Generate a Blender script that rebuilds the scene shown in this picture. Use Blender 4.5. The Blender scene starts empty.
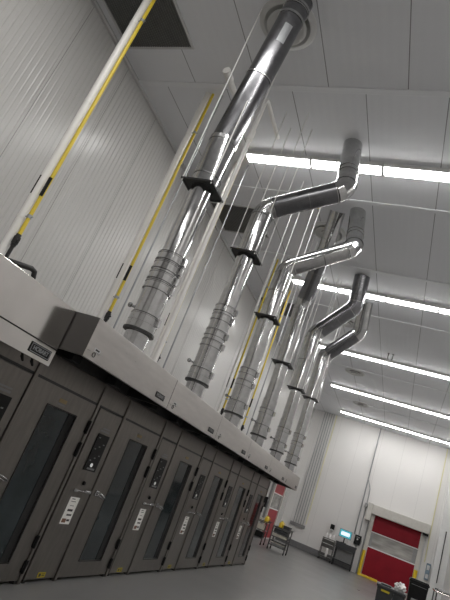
import bpy, bmesh, math, random
from mathutils import Vector, Matrix
random.seed(4)
C = bpy.context.scene.collection
PI = math.pi

# ------------------------------------------------------------------ materials
def mat(name, color, rough=0.5, metal=0.0, emit=0.0, spec=0.5, noise=0.0, nscale=8.0, bump=0.0, bscale=30.0,
        stretch=(1, 1, 1), rough_var=0.0, trans=0.0, coat=0.0, aniso=0.0):
    m = bpy.data.materials.new(name); m.use_nodes = True
    nt = m.node_tree; b = nt.nodes['Principled BSDF']
    c = (*color, 1)
    b.inputs['Base Color'].default_value = c
    b.inputs['Roughness'].default_value = rough
    b.inputs['Metallic'].default_value = metal
    b.inputs['Specular IOR Level'].default_value = spec
    b.inputs['Transmission Weight'].default_value = trans
    b.inputs['Coat Weight'].default_value = coat
    if emit:
        b.inputs['Emission Color'].default_value = c
        b.inputs['Emission Strength'].default_value = emit
    if noise or bump or rough_var:
        tc = nt.nodes.new('ShaderNodeTexCoord'); mp = nt.nodes.new('ShaderNodeMapping')
        mp.inputs['Scale'].default_value = stretch
        nt.links.new(tc.outputs['Object'], mp.inputs['Vector'])
        n = nt.nodes.new('ShaderNodeTexNoise'); n.inputs['Scale'].default_value = nscale
        n.inputs['Detail'].default_value = 5
        nt.links.new(mp.outputs['Vector'], n.inputs['Vector'])
        if noise:
            r = nt.nodes.new('ShaderNodeValToRGB')
            r.color_ramp.elements[0].position = 0.3; r.color_ramp.elements[1].position = 0.7
            r.color_ramp.elements[0].color = (*[max(0, v * (1 - noise)) for v in color], 1)
            r.color_ramp.elements[1].color = (*[min(1, v * (1 + noise)) for v in color], 1)
            nt.links.new(n.outputs['Fac'], r.inputs['Fac']); nt.links.new(r.outputs['Color'], b.inputs['Base Color'])
        if rough_var:
            mr = nt.nodes.new('ShaderNodeMapRange')
            mr.inputs['To Min'].default_value = max(0.02, rough - rough_var); mr.inputs['To Max'].default_value = rough + rough_var
            nt.links.new(n.outputs['Fac'], mr.inputs['Value']); nt.links.new(mr.outputs['Result'], b.inputs['Roughness'])
        if bump:
            n2 = nt.nodes.new('ShaderNodeTexNoise'); n2.inputs['Scale'].default_value = bscale
            nt.links.new(mp.outputs['Vector'], n2.inputs['Vector'])
            bp = nt.nodes.new('ShaderNodeBump'); bp.inputs['Strength'].default_value = bump; bp.inputs['Distance'].default_value = 0.01
            nt.links.new(n2.outputs['Fac'], bp.inputs['Height']); nt.links.new(bp.outputs['Normal'], b.inputs['Normal'])
    return m

M = {}
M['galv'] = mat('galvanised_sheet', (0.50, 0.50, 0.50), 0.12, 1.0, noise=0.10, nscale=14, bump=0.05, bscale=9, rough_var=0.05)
M['galv_dark'] = mat('galvanised_sheet_shaded', (0.21, 0.21, 0.22), 0.24, 1.0, noise=0.12, nscale=10, bump=0.05, bscale=8, rough_var=0.07)  # darker copy of the duct metal, dark ceiling reflections put into the colour
M['galv_rim'] = mat('clamp_steel', (0.30, 0.30, 0.30), 0.25, 1.0)
M['rim_dark'] = mat('dark_rim', (0.05, 0.05, 0.05), 0.4, 0.6)
M['plate'] = mat('support_plate_steel', (0.06, 0.06, 0.06), 0.45, 0.8)
M['hood'] = mat('hood_stainless', (0.52, 0.495, 0.475), 0.30, 1.0, noise=0.08, nscale=3, rough_var=0.07, stretch=(1, 1, 6))
M['hood_near'] = mat('hood_stainless_polished', (0.80, 0.77, 0.745), 0.15, 1.0, noise=0.06, nscale=3, rough_var=0.05)
M['hood_end'] = mat('hood_end_shaded', (0.16, 0.155, 0.15), 0.35, 1.0)  # same stainless darkened: shade of the unlit end faces is in the colour
M['oven'] = mat('oven_stainless', (0.235, 0.217, 0.200), 0.36, 1.0, noise=0.10, nscale=4, rough_var=0.08, stretch=(1, 6, 1))
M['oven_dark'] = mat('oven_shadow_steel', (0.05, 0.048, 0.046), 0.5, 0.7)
M['inside'] = mat('oven_interior', (0.03, 0.034, 0.036), 0.5, 0.4)
M['shelf'] = mat('oven_rack_steel', (0.22, 0.24, 0.25), 0.35, 0.8)
M['pane'] = mat('oven_window_glass', (0.022, 0.031, 0.034), 0.09, 0.0, noise=0.35, nscale=2.5)
M['chrome'] = mat('chrome', (0.55, 0.55, 0.55), 0.22, 1.0)
M['black'] = mat('black_plastic', (0.010, 0.010, 0.010), 0.45, spec=0.25, noise=0.2)
M['black_iron'] = mat('black_iron_pipe', (0.014, 0.013, 0.013), 0.45, noise=0.3, nscale=20)
M['keypad_dot'] = mat('keypad_markings', (0.22, 0.22, 0.22), 0.5)
M['lamp'] = mat('keypad_lamp', (0.9, 0.9, 0.88), 0.4, emit=0.3)
M['white_sticker'] = mat('paper_white', (0.92, 0.90, 0.86), 0.6, noise=0.05)
M['sticker_ink'] = mat('sticker_ink', (0.05, 0.045, 0.045), 0.6)
M['sticker_brown'] = mat('sticker_brown', (0.22, 0.11, 0.07), 0.6)
M['yellow_sticker'] = mat('yellow_sticker', (0.55, 0.43, 0.02), 0.5, noise=0.1)
M['tan'] = mat('tan_plate', (0.30, 0.22, 0.10), 0.5, noise=0.1)
M['yellow'] = mat('yellow_pipe_paint', (0.70, 0.53, 0.04), 0.35, noise=0.06, nscale=5)
M['safety'] = mat('safety_yellow', (0.78, 0.55, 0.03), 0.35, noise=0.06)
M['white_pipe'] = mat('white_pvc', (0.80, 0.79, 0.76), 0.35, noise=0.03)
M['grey_pipe'] = mat('grey_conduit', (0.36, 0.37, 0.38), 0.35, 0.6, noise=0.06)
M['rod'] = mat('white_rod', (0.74, 0.74, 0.72), 0.35, noise=0.04)
M['tube'] = mat('light_tube', (1.0, 0.99, 0.97), 0.4, emit=31.0)
M['fixture'] = mat('fixture_white', (0.75, 0.75, 0.74), 0.4, noise=0.03)
M['diffuser'] = mat('diffuser_white', (0.55, 0.55, 0.54), 0.4, noise=0.03)
M['hole'] = mat('dark_opening', (0.01, 0.01, 0.01), 0.8, noise=0.1)
M['grille'] = mat('return_grille_grey', (0.11, 0.11, 0.105), 0.6, noise=0.1)
M['grille_slat'] = mat('return_grille_slat', (0.15, 0.15, 0.145), 0.5, noise=0.1)
M['trim'] = mat('trim_grey', (0.56, 0.56, 0.56), 0.4, noise=0.04)
M['strip'] = mat('ceiling_strip', (0.76, 0.77, 0.79), 0.5, noise=0.02)
M['near_wall'] = mat('near_wall_dim', (0.42, 0.41, 0.40), 0.5, noise=0.1)  # dimness put into the wall colour, so the ducts reflect darker surroundings
M['curb'] = mat('curb_grey', (0.17, 0.17, 0.175), 0.45, noise=0.1)
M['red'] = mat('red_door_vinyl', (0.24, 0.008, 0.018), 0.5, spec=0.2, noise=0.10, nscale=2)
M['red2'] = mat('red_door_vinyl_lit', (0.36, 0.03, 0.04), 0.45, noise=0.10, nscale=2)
M['cream'] = mat('door_housing_cream', (0.56, 0.54, 0.50), 0.4, noise=0.05)
M['clear'] = mat('clear_vinyl_window', (0.36, 0.35, 0.33), 0.15, noise=0.35, nscale=1.6, stretch=(0.8, 1, 3.5))
M['track'] = mat('door_track_grey', (0.30, 0.30, 0.30), 0.4, 0.5, noise=0.08)
M['bin_grey'] = mat('bin_dark_grey', (0.045, 0.046, 0.048), 0.5, noise=0.12)
M['bag'] = mat('white_bag_plastic', (0.82, 0.80, 0.79), 0.4, noise=0.05)
M['steel'] = mat('cart_steel', (0.17, 0.17, 0.165), 0.28, 1.0, noise=0.08)
M['cart_dark'] = mat('cart_dark_grey', (0.035, 0.037, 0.04), 0.5, noise=0.1)
M['tray'] = mat('tray_cream', (0.55, 0.52, 0.44), 0.5, noise=0.1)
M['screen'] = mat('screen_teal', (0.06, 0.38, 0.46), 0.3, emit=0.6)
M['screen_white'] = mat('screen_white', (0.85, 0.95, 1.0), 0.3, emit=0.7)
M['bluegrey'] = mat('blue_grey_box', (0.16, 0.22, 0.28), 0.5, noise=0.2)
M['pale_yellow'] = mat('pale_yellow_pipe', (0.74, 0.70, 0.42), 0.4, noise=0.04)

# -- surfaces of the room
def wall_mat(name, color, rough, seam_axis, seam, fine=0.0, fine_period=0.1, seam_dark=0.6, noise=0.03, shift=0.0):
    m = bpy.data.materials.new(name); m.use_nodes = True
    nt = m.node_tree; N = nt.nodes.new; L = nt.links.new
    b = nt.nodes['Principled BSDF']; b.inputs['Roughness'].default_value = rough
    tc = N('ShaderNodeTexCoord'); sp = N('ShaderNodeSeparateXYZ'); L(tc.outputs['Object'], sp.inputs[0])
    ax = sp.outputs[seam_axis]
    if shift:      # the panels before the first joint strip lie half a panel over
        c1 = N('ShaderNodeMath'); c1.operation = 'LESS_THAN'; L(sp.outputs[1], c1.inputs[0]); c1.inputs[1].default_value = 5.26
        c2 = N('ShaderNodeMath'); c2.operation = 'MULTIPLY_ADD'; L(c1.outputs[0], c2.inputs[0]); c2.inputs[1].default_value = shift; L(ax, c2.inputs[2])
        ax = c2.outputs[0]
    d = N('ShaderNodeMath'); d.operation = 'DIVIDE'; L(ax, d.inputs[0]); d.inputs[1].default_value = seam
    f = N('ShaderNodeMath'); f.operation = 'FRACT'; L(d.outputs[0], f.inputs[0])
    a = N('ShaderNodeMath'); a.operation = 'SUBTRACT'; L(f.outputs[0], a.inputs[0]); a.inputs[1].default_value = 0.5
    ab = N('ShaderNodeMath'); ab.operation = 'ABSOLUTE'; L(a.outputs[0], ab.inputs[0])
    lt = N('ShaderNodeMath'); lt.operation = 'LESS_THAN'; L(ab.outputs[0], lt.inputs[0]); lt.inputs[1].default_value = 0.006 / seam * 1.1
    no = N('ShaderNodeTexNoise'); no.inputs['Scale'].default_value = 0.8; no.inputs['Detail'].default_value = 4
    L(tc.outputs['Object'], no.inputs['Vector'])
    r = N('ShaderNodeValToRGB')
    r.color_ramp.elements[0].color = (*[v * (1 - noise) for v in color], 1)
    r.color_ramp.elements[1].color = (*[min(1, v * (1 + noise)) for v in color], 1)
    L(no.outputs['Fac'], r.inputs['Fac'])
    mx = N('ShaderNodeMix'); mx.data_type = 'RGBA'
    L(lt.outputs[0], mx.inputs[0]); L(r.outputs['Color'], mx.inputs[6]); mx.inputs[7].default_value = (*[v * seam_dark for v in color], 1)
    L(mx.outputs[2], b.inputs['Base Color'])
    if fine:
        w = N('ShaderNodeMath'); w.operation = 'MULTIPLY'; L(ax, w.inputs[0]); w.inputs[1].default_value = 2 * PI / fine_period
        s = N('ShaderNodeMath'); s.operation = 'SINE'; L(w.outputs[0], s.inputs[0])
        bp = N('ShaderNodeBump'); bp.inputs['Strength'].default_value = fine; bp.inputs['Distance'].default_value = 0.004
        L(s.outputs[0], bp.inputs['Height']); L(bp.outputs['Normal'], b.inputs['Normal'])
    return m
M['wall_ribbed'] = wall_mat('ribbed_wall_panel', (0.60, 0.59, 0.575), 0.27, 1, 1.10)
M['wall_far'] = wall_mat('far_wall_panel', (0.74, 0.725, 0.71), 0.40, 0, 1.12, fine=0.15, fine_period=0.14, seam_dark=0.82)
M['wall_side'] = wall_mat('side_wall_panel', (0.66, 0.65, 0.64), 0.45, 1, 1.12)
M['ceiling'] = wall_mat('ceiling_panel', (0.74, 0.75, 0.775), 0.60, 0, 1.09, shift=.525, fine=0.22, fine_period=0.13, seam_dark=0.35)
def floor_mat():
    m = bpy.data.materials.new('grey_epoxy_floor'); m.use_nodes = True
    nt = m.node_tree; N = nt.nodes.new; L = nt.links.new; b = nt.nodes['Principled BSDF']
    tc = N('ShaderNodeTexCoord'); n = N('ShaderNodeTexNoise'); n.inputs['Scale'].default_value = 0.9; n.inputs['Detail'].default_value = 6
    L(tc.outputs['Object'], n.inputs['Vector'])
    r = N('ShaderNodeValToRGB'); r.color_ramp.elements[0].position = .3; r.color_ramp.elements[1].position = .7
    r.color_ramp.elements[0].color = (0.150, 0.149, 0.147, 1); r.color_ramp.elements[1].color = (0.190, 0.188, 0.185, 1)
    L(n.outputs['Fac'], r.inputs['Fac']); L(r.outputs['Color'], b.inputs['Base Color'])
    mr = N('ShaderNodeMapRange'); mr.inputs['To Min'].default_value = 0.22; mr.inputs['To Max'].default_value = 0.42
    L(n.outputs['Fac'], mr.inputs['Value']); L(mr.outputs['Result'], b.inputs['Roughness'])
    n2 = N('ShaderNodeTexNoise'); n2.inputs['Scale'].default_value = 60; L(tc.outputs['Object'], n2.inputs['Vector'])
    bp = N('ShaderNodeBump'); bp.inputs['Strength'].default_value = 0.08; bp.inputs['Distance'].default_value = 0.01
    L(n2.outputs['Fac'], bp.inputs['Height']); L(bp.outputs['Normal'], b.inputs['Normal'])
    return m
M['floor'] = floor_mat()

# ------------------------------------------------------------------ mesh builder
class MB:
    def __init__(s): s.bm = bmesh.new()
    def box(s, x0, x1, y0, y1, z0, z1, bev=0.0):
        t = bmesh.new()
        bmesh.ops.create_cube(t, size=1)
        for v in t.verts:
            v.co = Vector(((x0 + x1) / 2 + v.co.x * (x1 - x0), (y0 + y1) / 2 + v.co.y * (y1 - y0), (z0 + z1) / 2 + v.co.z * (z1 - z0)))
        if bev: bmesh.ops.bevel(t, geom=t.edges[:], offset=bev, segments=2, affect='EDGES', profile=0.5)
        s._merge(t); return s
    def _merge(s, t, mtx=None):
        if mtx is not None: bmesh.ops.transform(t, matrix=mtx, verts=t.verts[:])
        me = bpy.data.meshes.new('tmp'); t.to_mesh(me); t.free()
        s.bm.from_mesh(me); bpy.data.meshes.remove(me)
    def tube(s, pts, r, seg=16, cap=True, smooth=True, gore=False):
        """swept round tube through a polyline; r a number or one radius per point"""
        pts = [Vector(p) for p in pts]; n = len(pts)
        rs = r if isinstance(r, (list, tuple)) else [r] * n
        dirs = []
        for i in range(n):
            a = (pts[i] - pts[i - 1]) if i > 0 else Vector()
            b = (pts[i + 1] - pts[i]) if i < n - 1 else Vector()
            a = a.normalized() if a.length > 1e-9 else a
            b = b.normalized() if b.length > 1e-9 else b
            d = (a + b); dirs.append(d.normalized() if d.length > 1e-6 else (a if a.length else b))
        d0 = dirs[0]; up = Vector((0, 0, 1)) if abs(d0.z) < 0.9 else Vector((1, 0, 0))
        u = d0.cross(up).normalized(); rings = []
        for i in range(n):
            d = dirs[i]; u = (u - d * u.dot(d)).normalized(); v = d.cross(u)
            k = 1.0
            if 0 < i < n - 1:
                c = (pts[i] - pts[i - 1]).normalized().dot((pts[i + 1] - pts[i]).normalized())
                k = 1.0 / max(0.5, math.sqrt(max(0.01, (1 + c) / 2)))
            ring = []
            for j in range(seg):
                an = 2 * PI * j / seg
                off = u * math.cos(an) + v * math.sin(an)
                ring.append(s.bm.verts.new(pts[i] + off * rs[i]))
            rings.append(ring)
        for i in range(n - 1):
            for j in range(seg):
                f = s.bm.faces.new((rings[i][j], rings[i][(j + 1) % seg], rings[i + 1][(j + 1) % seg], rings[i + 1][j]))
                f.smooth = smooth
        if gore:
            for ring in rings[1:-1]:
                for j in range(seg):
                    e = s.bm.edges.get((ring[j], ring[(j + 1) % seg]))
                    if e: e.smooth = False
        if cap:
            s.bm.faces.new(rings[0][::-1]); s.bm.faces.new(rings[-1])
        return s
    def ring(s, c, axis, r, h, t=0.012, seg=28):
        """a raised band round a pipe: centre c, axis, pipe radius r, height h"""
        c = Vector(c); a = Vector(axis).normalized()
        s.tube([c - a * h / 2, c - a * h / 2, c + a * h / 2, c + a * h / 2][1:3], r + t, seg)
        return s
    def lathe(s, prof, loc=(0, 0, 0), seg=32, axis='z'):
        t = bmesh.new(); rings = []
        for (r, z) in prof:
            rings.append([t.verts.new((max(r, 1e-4) * math.cos(2 * PI * j / seg), max(r, 1e-4) * math.sin(2 * PI * j / seg), z)) for j in range(seg)])
        for i in range(len(prof) - 1):
            for j in range(seg):
                f = t.faces.new((rings[i][j], rings[i][(j + 1) % seg], rings[i + 1][(j + 1) % seg], rings[i + 1][j])); f.smooth = True
        mt = Matrix.Translation(loc)
        if axis == 'x': mt = mt @ Matrix.Rotation(PI / 2, 4, 'Y')
        if axis == 'y': mt = mt @ Matrix.Rotation(-PI / 2, 4, 'X')
        s._merge(t, mt); return s
    def prism(s, poly, y0, y1):
        """poly: (x, z) outline, extruded along y"""
        a = [s.bm.verts.new((x, y0, z)) for x, z in poly]; b = [s.bm.verts.new((x, y1, z)) for x, z in poly]
        n = len(poly)
        s.bm.faces.new(a); s.bm.faces.new(b[::-1])
        for i in range(n): s.bm.faces.new((a[i], b[i], b[(i + 1) % n], a[(i + 1) % n]))
        return s
    def blob(s, loc, sx, sy, sz, amp=0.25, sub=3, seed=0):
        t = bmesh.new(); bmesh.ops.create_icosphere(t, subdivisions=sub, radius=1)
        rnd = random.Random(seed); ph = [rnd.uniform(0, 6.28) for _ in range(9)]
        for v in t.verts:
            p = v.co.copy()
            k = 1 + amp * (math.sin(5 * p.x + ph[0]) * math.sin(4 * p.y + ph[1]) + 0.6 * math.sin(9 * p.z + ph[2]) * math.sin(8 * p.x + ph[3]) + 0.4 * math.sin(14 * p.y + ph[4]))
            v.co = Vector((p.x * sx * k, p.y * sy * k, p.z * sz * k))
        for f in t.faces: f.smooth = True
        s._merge(t, Matrix.Translation(loc)); return s
    def xf(s, m): bmesh.ops.transform(s.bm, matrix=m, verts=s.bm.verts[:]); return s
    def build(s, name, material, parent=None, bevel=0.0):
        bmesh.ops.recalc_face_normals(s.bm, faces=s.bm.faces[:])
        for e in s.bm.edges:
            if len(e.link_faces) == 2 and e.calc_face_angle(0) > 0.85: e.smooth = False
        me = bpy.data.meshes.new(name); s.bm.to_mesh(me); s.bm.free()
        me.materials.append(material)
        o = bpy.data.objects.new(name, me); C.objects.link(o)
        if parent is not None: o.parent = parent
        if bevel:
            bv = o.modifiers.new('bevel', 'BEVEL'); bv.width = bevel; bv.segments = 2; bv.limit_method = 'ANGLE'
        return o

def text(name, body, size, material, parent, mtx):
    cu = bpy.data.curves.new(name, 'FONT'); cu.body = body; cu.size = size; cu.extrude = 0.001
    cu.align_x = 'CENTER'; cu.align_y = 'CENTER'; cu.offset = size * 0.02
    t = bpy.data.objects.new('tmp_text', cu); C.objects.link(t)
    dg = bpy.context.evaluated_depsgraph_get()
    me = bpy.data.meshes.new_from_object(t.evaluated_get(dg)); C.objects.unlink(t); bpy.data.objects.remove(t)
    me.transform(mtx); me.materials.clear(); me.materials.append(material)
    o = bpy.data.objects.new(name, me); C.objects.link(o); o.parent = parent
    return o

def tag(o, label, cat, group=None, kind=None):
    o['label'] = label; o['category'] = cat
    if group: o['group'] = group
    if kind: o['kind'] = kind
    return o
def thing(name, label, cat, loc=(0, 0, 0), group=None, rz=0.0, kind=None):
    o = bpy.data.objects.new(name, None); C.objects.link(o)
    o.location = loc; o.rotation_euler = (0, 0, rz); o.empty_display_size = 0.1
    return tag(o, label, cat, group, kind)
def dup(root, loc, label, group=None):
    r = root.copy(); C.objects.link(r); r.location = loc; r['label'] = label
    if group: r['group'] = group
    for ch in list(root.children):
        c = ch.copy(); C.objects.link(c); c.parent = r
        for g in list(ch.children):
            d = g.copy(); C.objects.link(d); d.parent = c
    return r
def struct(o, label=None, cat=None):
    o['kind'] = 'structure'
    if label: o['label'] = label
    if cat: o['category'] = cat
    return o
ORD = ['first', 'second', 'third', 'fourth', 'fifth', 'sixth', 'seventh']

# ------------------------------------------------------------------ room shell
XL, XR, YN, YF, ZC = -5.48, 2.35, -5.0, 27.9, 7.0
struct(MB().box(XL - .2, XR + .2, YN - .2, YF + .2, -0.12, 0).build('floor', M['floor']), 'grey sealed concrete floor of the bakery hall', 'floor')
struct(MB().box(XL - .2, XR + .2, YN - .2, YF + .2, ZC, ZC + .12).build('ceiling', M['ceiling']), 'grey panelled ceiling over the whole hall', 'ceiling')
# ribbed left wall: real ribs, one continuous sheet
w = MB(); bm = w.bm
prof = []; y = YN
while y < YF + 0.01:
    k = round((y - YN) / 0.0917)
    if k % 12 == 0:
        prof += [(0.0, y), (-0.008, y + 0.006), (-0.008, y + 0.014), (0.0, y + 0.020), (0.0, y + 0.055), (0.007, y + 0.064), (0.007, y + 0.078), (0.0, y + 0.087)]
    else:
        prof += [(0.0, y), (0.0, y + 0.055), (0.007, y + 0.064), (0.007, y + 0.078), (0.0, y + 0.087)]
    y += 0.0917
prof = [(0.0, YN - 0.1)] + [p for p in prof if p[1] <= YF + .05]
lo = [bm.verts.new((XL + dx, yy, 0)) for dx, yy in prof]; hi = [bm.verts.new((XL + dx, yy, ZC)) for dx, yy in prof]
for i in range(len(prof) - 1): bm.faces.new((lo[i], lo[i + 1], hi[i + 1], hi[i]))
bl = [bm.verts.new((XL - .15, yy, z)) for yy, z in ((prof[0][1], 0), (prof[-1][1], 0), (prof[-1][1], ZC), (prof[0][1], ZC))]
bm.faces.new(bl)
bm.faces.new((lo[0], hi[0], bl[3], bl[0])); bm.faces.new((lo[-1], bl[1], bl[2], hi[-1]))
struct(w.build('wall_left', M['wall_ribbed']), 'pale grey ribbed metal wall behind the ovens', 'wall')
struct(MB().box(XL, XR, YF, YF + .2, 0, ZC).build('wall_far', M['wall_far']), 'white panelled end wall with the red roll-up door', 'wall')
struct(MB().box(XR, XR + .2, YN, YF, 0, ZC).build('wall_right', M['wall_side']), 'white side wall at the right', 'wall')
struct(MB().box(XL, XR, YN - .2, YN, 0, ZC).build('wall_near', M['near_wall']), 'unseen wall behind the viewer, coloured grey to look dim', 'wall')
struct(MB().box(XL + .012, -1.66, YF - .13, YF, 0, .30, .02).build('baseboard_far', M['curb']), 'dark grey curb along the foot of the end wall', 'curb')
struct(MB().box(XL + .012, XL + .14, 13.6, 23.3, 0, .30, .02).build('baseboard_left', M['curb']), 'dark grey curb along the foot of the ribbed wall', 'curb')
struct(MB().box(1.78, XR, YF - .35, YF, 0, ZC).build('trim_1', M['fixture']), 'white boxed column in the right far corner', 'column')
n = 2
for yy in (2.64, 5.26, 7.88, 10.5, 13.12, 18.4, 23.6):
    struct(MB().box(XL, XR, yy - .05, yy + .05, ZC - .018, ZC, .006).build('trim_%d' % n, M['strip']), 'flat grey ceiling joint strip', 'strip'); n += 1
struct(MB().box(XL, XL + .05, YN, YF, ZC - .05, ZC).build('trim_%d' % n, M['trim']), 'corner strip between the ribbed wall and the ceiling', 'strip')

# ------------------------------------------------------------------ ceiling lights
def make_light():
    t = thing('ceiling_light', '', 'light')
    hs = MB(); hs.box(-.60, .60, -.105, .105, -.06, 0, .006); hs.box(-.60, .60, -.11, -.098, -.085, -.02, .003); hs.box(-.60, .60, .098, .11, -.085, -.02, .003)
    hs.build('housing', M['fixture'], t)
    tb = MB()
    tb.box(-.585, .585, -.095, .095, -.110, -.06, .02)
    tb.build('tube', M['tube'], t)
    for a, b in ((-.605, -.585), (.585, .605)): MB().box(a, b, -.10, .10, -.118, -.005, .006).build('end_cap', M['fixture'], t)
    return t
ROWS = [6.83, 11.7, 16.57, 21.4, 26.15]
RN = ['nearest row', 'second row from the front', 'third row from the front', 'fourth row from the front', 'last row before the end wall']
lt0 = None
for ri, ry in enumerate(ROWS):
    for si in range(5):
        x = -3.23 + si * 1.215
        lab = 'white linear ceiling light, %s from the ducts, in the %s' % (ORD[si], RN[ri])
        if lt0 is None:
            lt0 = make_light(); lt0.location = (x, ry, ZC); lt0['label'] = lab; lt0['group'] = 'linear ceiling lights'; 
        else: dup(lt0, (x, ry, ZC), lab)
# lamps of the hall behind the viewer, out of the photograph
for ry, e in ((1.9, 165), (-2.6, 110)):
    a = bpy.data.lights.new('ceiling_lamp', 'AREA'); a.shape = 'RECTANGLE'; a.size = 5.8; a.size_y = 0.15; a.energy = e; a.color = (1, .985, .96)
    o = bpy.data.objects.new('ceiling_lamp', a); C.objects.link(o); o.location = (-.8, ry, ZC - .06)

# round diffusers
def make_diffuser():
    t = thing('ceiling_diffuser', '', 'air vent')
    MB().lathe([(.20, 0), (.38, 0), (.385, -.012), (.36, -.03), (.31, -.045), (.30, -.03), (.215, -.012), (.20, 0)], seg=40).build('outer_ring', M['diffuser'], t)
    MB().lathe([(.165, -.02), (.26, -.055), (.265, -.065), (.23, -.075), (.14, -.05), (.165, -.02)], seg=40).build('middle_ring', M['diffuser'], t)
    MB().lathe([(.0, -.04), (.13, -.06), (.15, -.085), (.14, -.095), (.06, -.075), (0, -.075)], seg=32).build('centre_cone', M['diffuser'], t)
    MB().lathe([(0, -.002), (.29, -.002), (.29, -.008), (0, -.008)], seg=32).build('throat', M['hole'], t)
    return t
df0 = None
for i, (x, y) in enumerate([(-2.58, 4.22), (-2.6, 9.1), (-2.6, 13.95), (-2.66, 18.83), (-2.7, 23.66)]):
    lab = ['round stepped ceiling diffuser behind the top of the nearest duct', 'round ceiling diffuser behind the tops of the third and fourth ducts',
           'round ceiling diffuser seen under the crossing pipe of the fifth duct', 'round ceiling diffuser between the third and fourth light rows',
           'round ceiling diffuser just before the last light row'][i]
    if df0 is None: df0 = make_diffuser(); df0.location = (x, y, ZC); df0['label'] = lab; df0['group'] = 'round ceiling diffusers'
    else: dup(df0, (x, y, ZC), lab)

# return air grilles
def make_grille():
    t = thing('return_air_grille', '', 'air vent')
    f = MB()
    for a in ((-.60, .60, -.60, -.565), (-.60, .60, .565, .60), (-.60, -.565, -.565, .565), (.565, .60, -.565, .565)): f.box(a[0], a[1], a[2], a[3], -.03, 0, .004)
    f.build('frame', M['trim'], t)
    MB().box(-.565, .565, -.565, .565, -.008, 0).build('backing', M['grille'], t)
    sl = MB()
    for k in range(28):
        x = -.55 + k * .0407
        sl.box(x - .006, x + .006, -.565, .565, -.022, -.008)
    sl.build('slats', M['grille_slat'], t)
    return t
gr0 = None
for i, (y, lab) in enumerate([(3.98, 'square dark return air grille in the ceiling nearest the viewer'), (9.15, 'square dark ceiling grille seen left of the second duct'),
                              (14.0, 'square dark ceiling grille seen between the third and fourth ducts')]):
    if gr0 is None: gr0 = make_grille(); gr0.location = (-4.70, y, ZC); gr0['label'] = lab; gr0['group'] = 'return air grilles'
    else: dup(gr0, (-4.68, y, ZC), lab)
h = MB()
for dx in (-.07, .07):
    h.tube([(dx, 0, 0), (dx, 0, -.16), (dx * .6, 0, -.2)], .014, 8); h.lathe([(0, 0), (.04, 0), (.04, -.01), (0, -.01)], (dx, 0, 0), 12)
o = h.build('ceiling_hook', M['rim_dark']); o.location = (-1.32, 15.83, ZC); tag(o, 'pair of small dark hooks on the ceiling before the third light row', 'hook')

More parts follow.
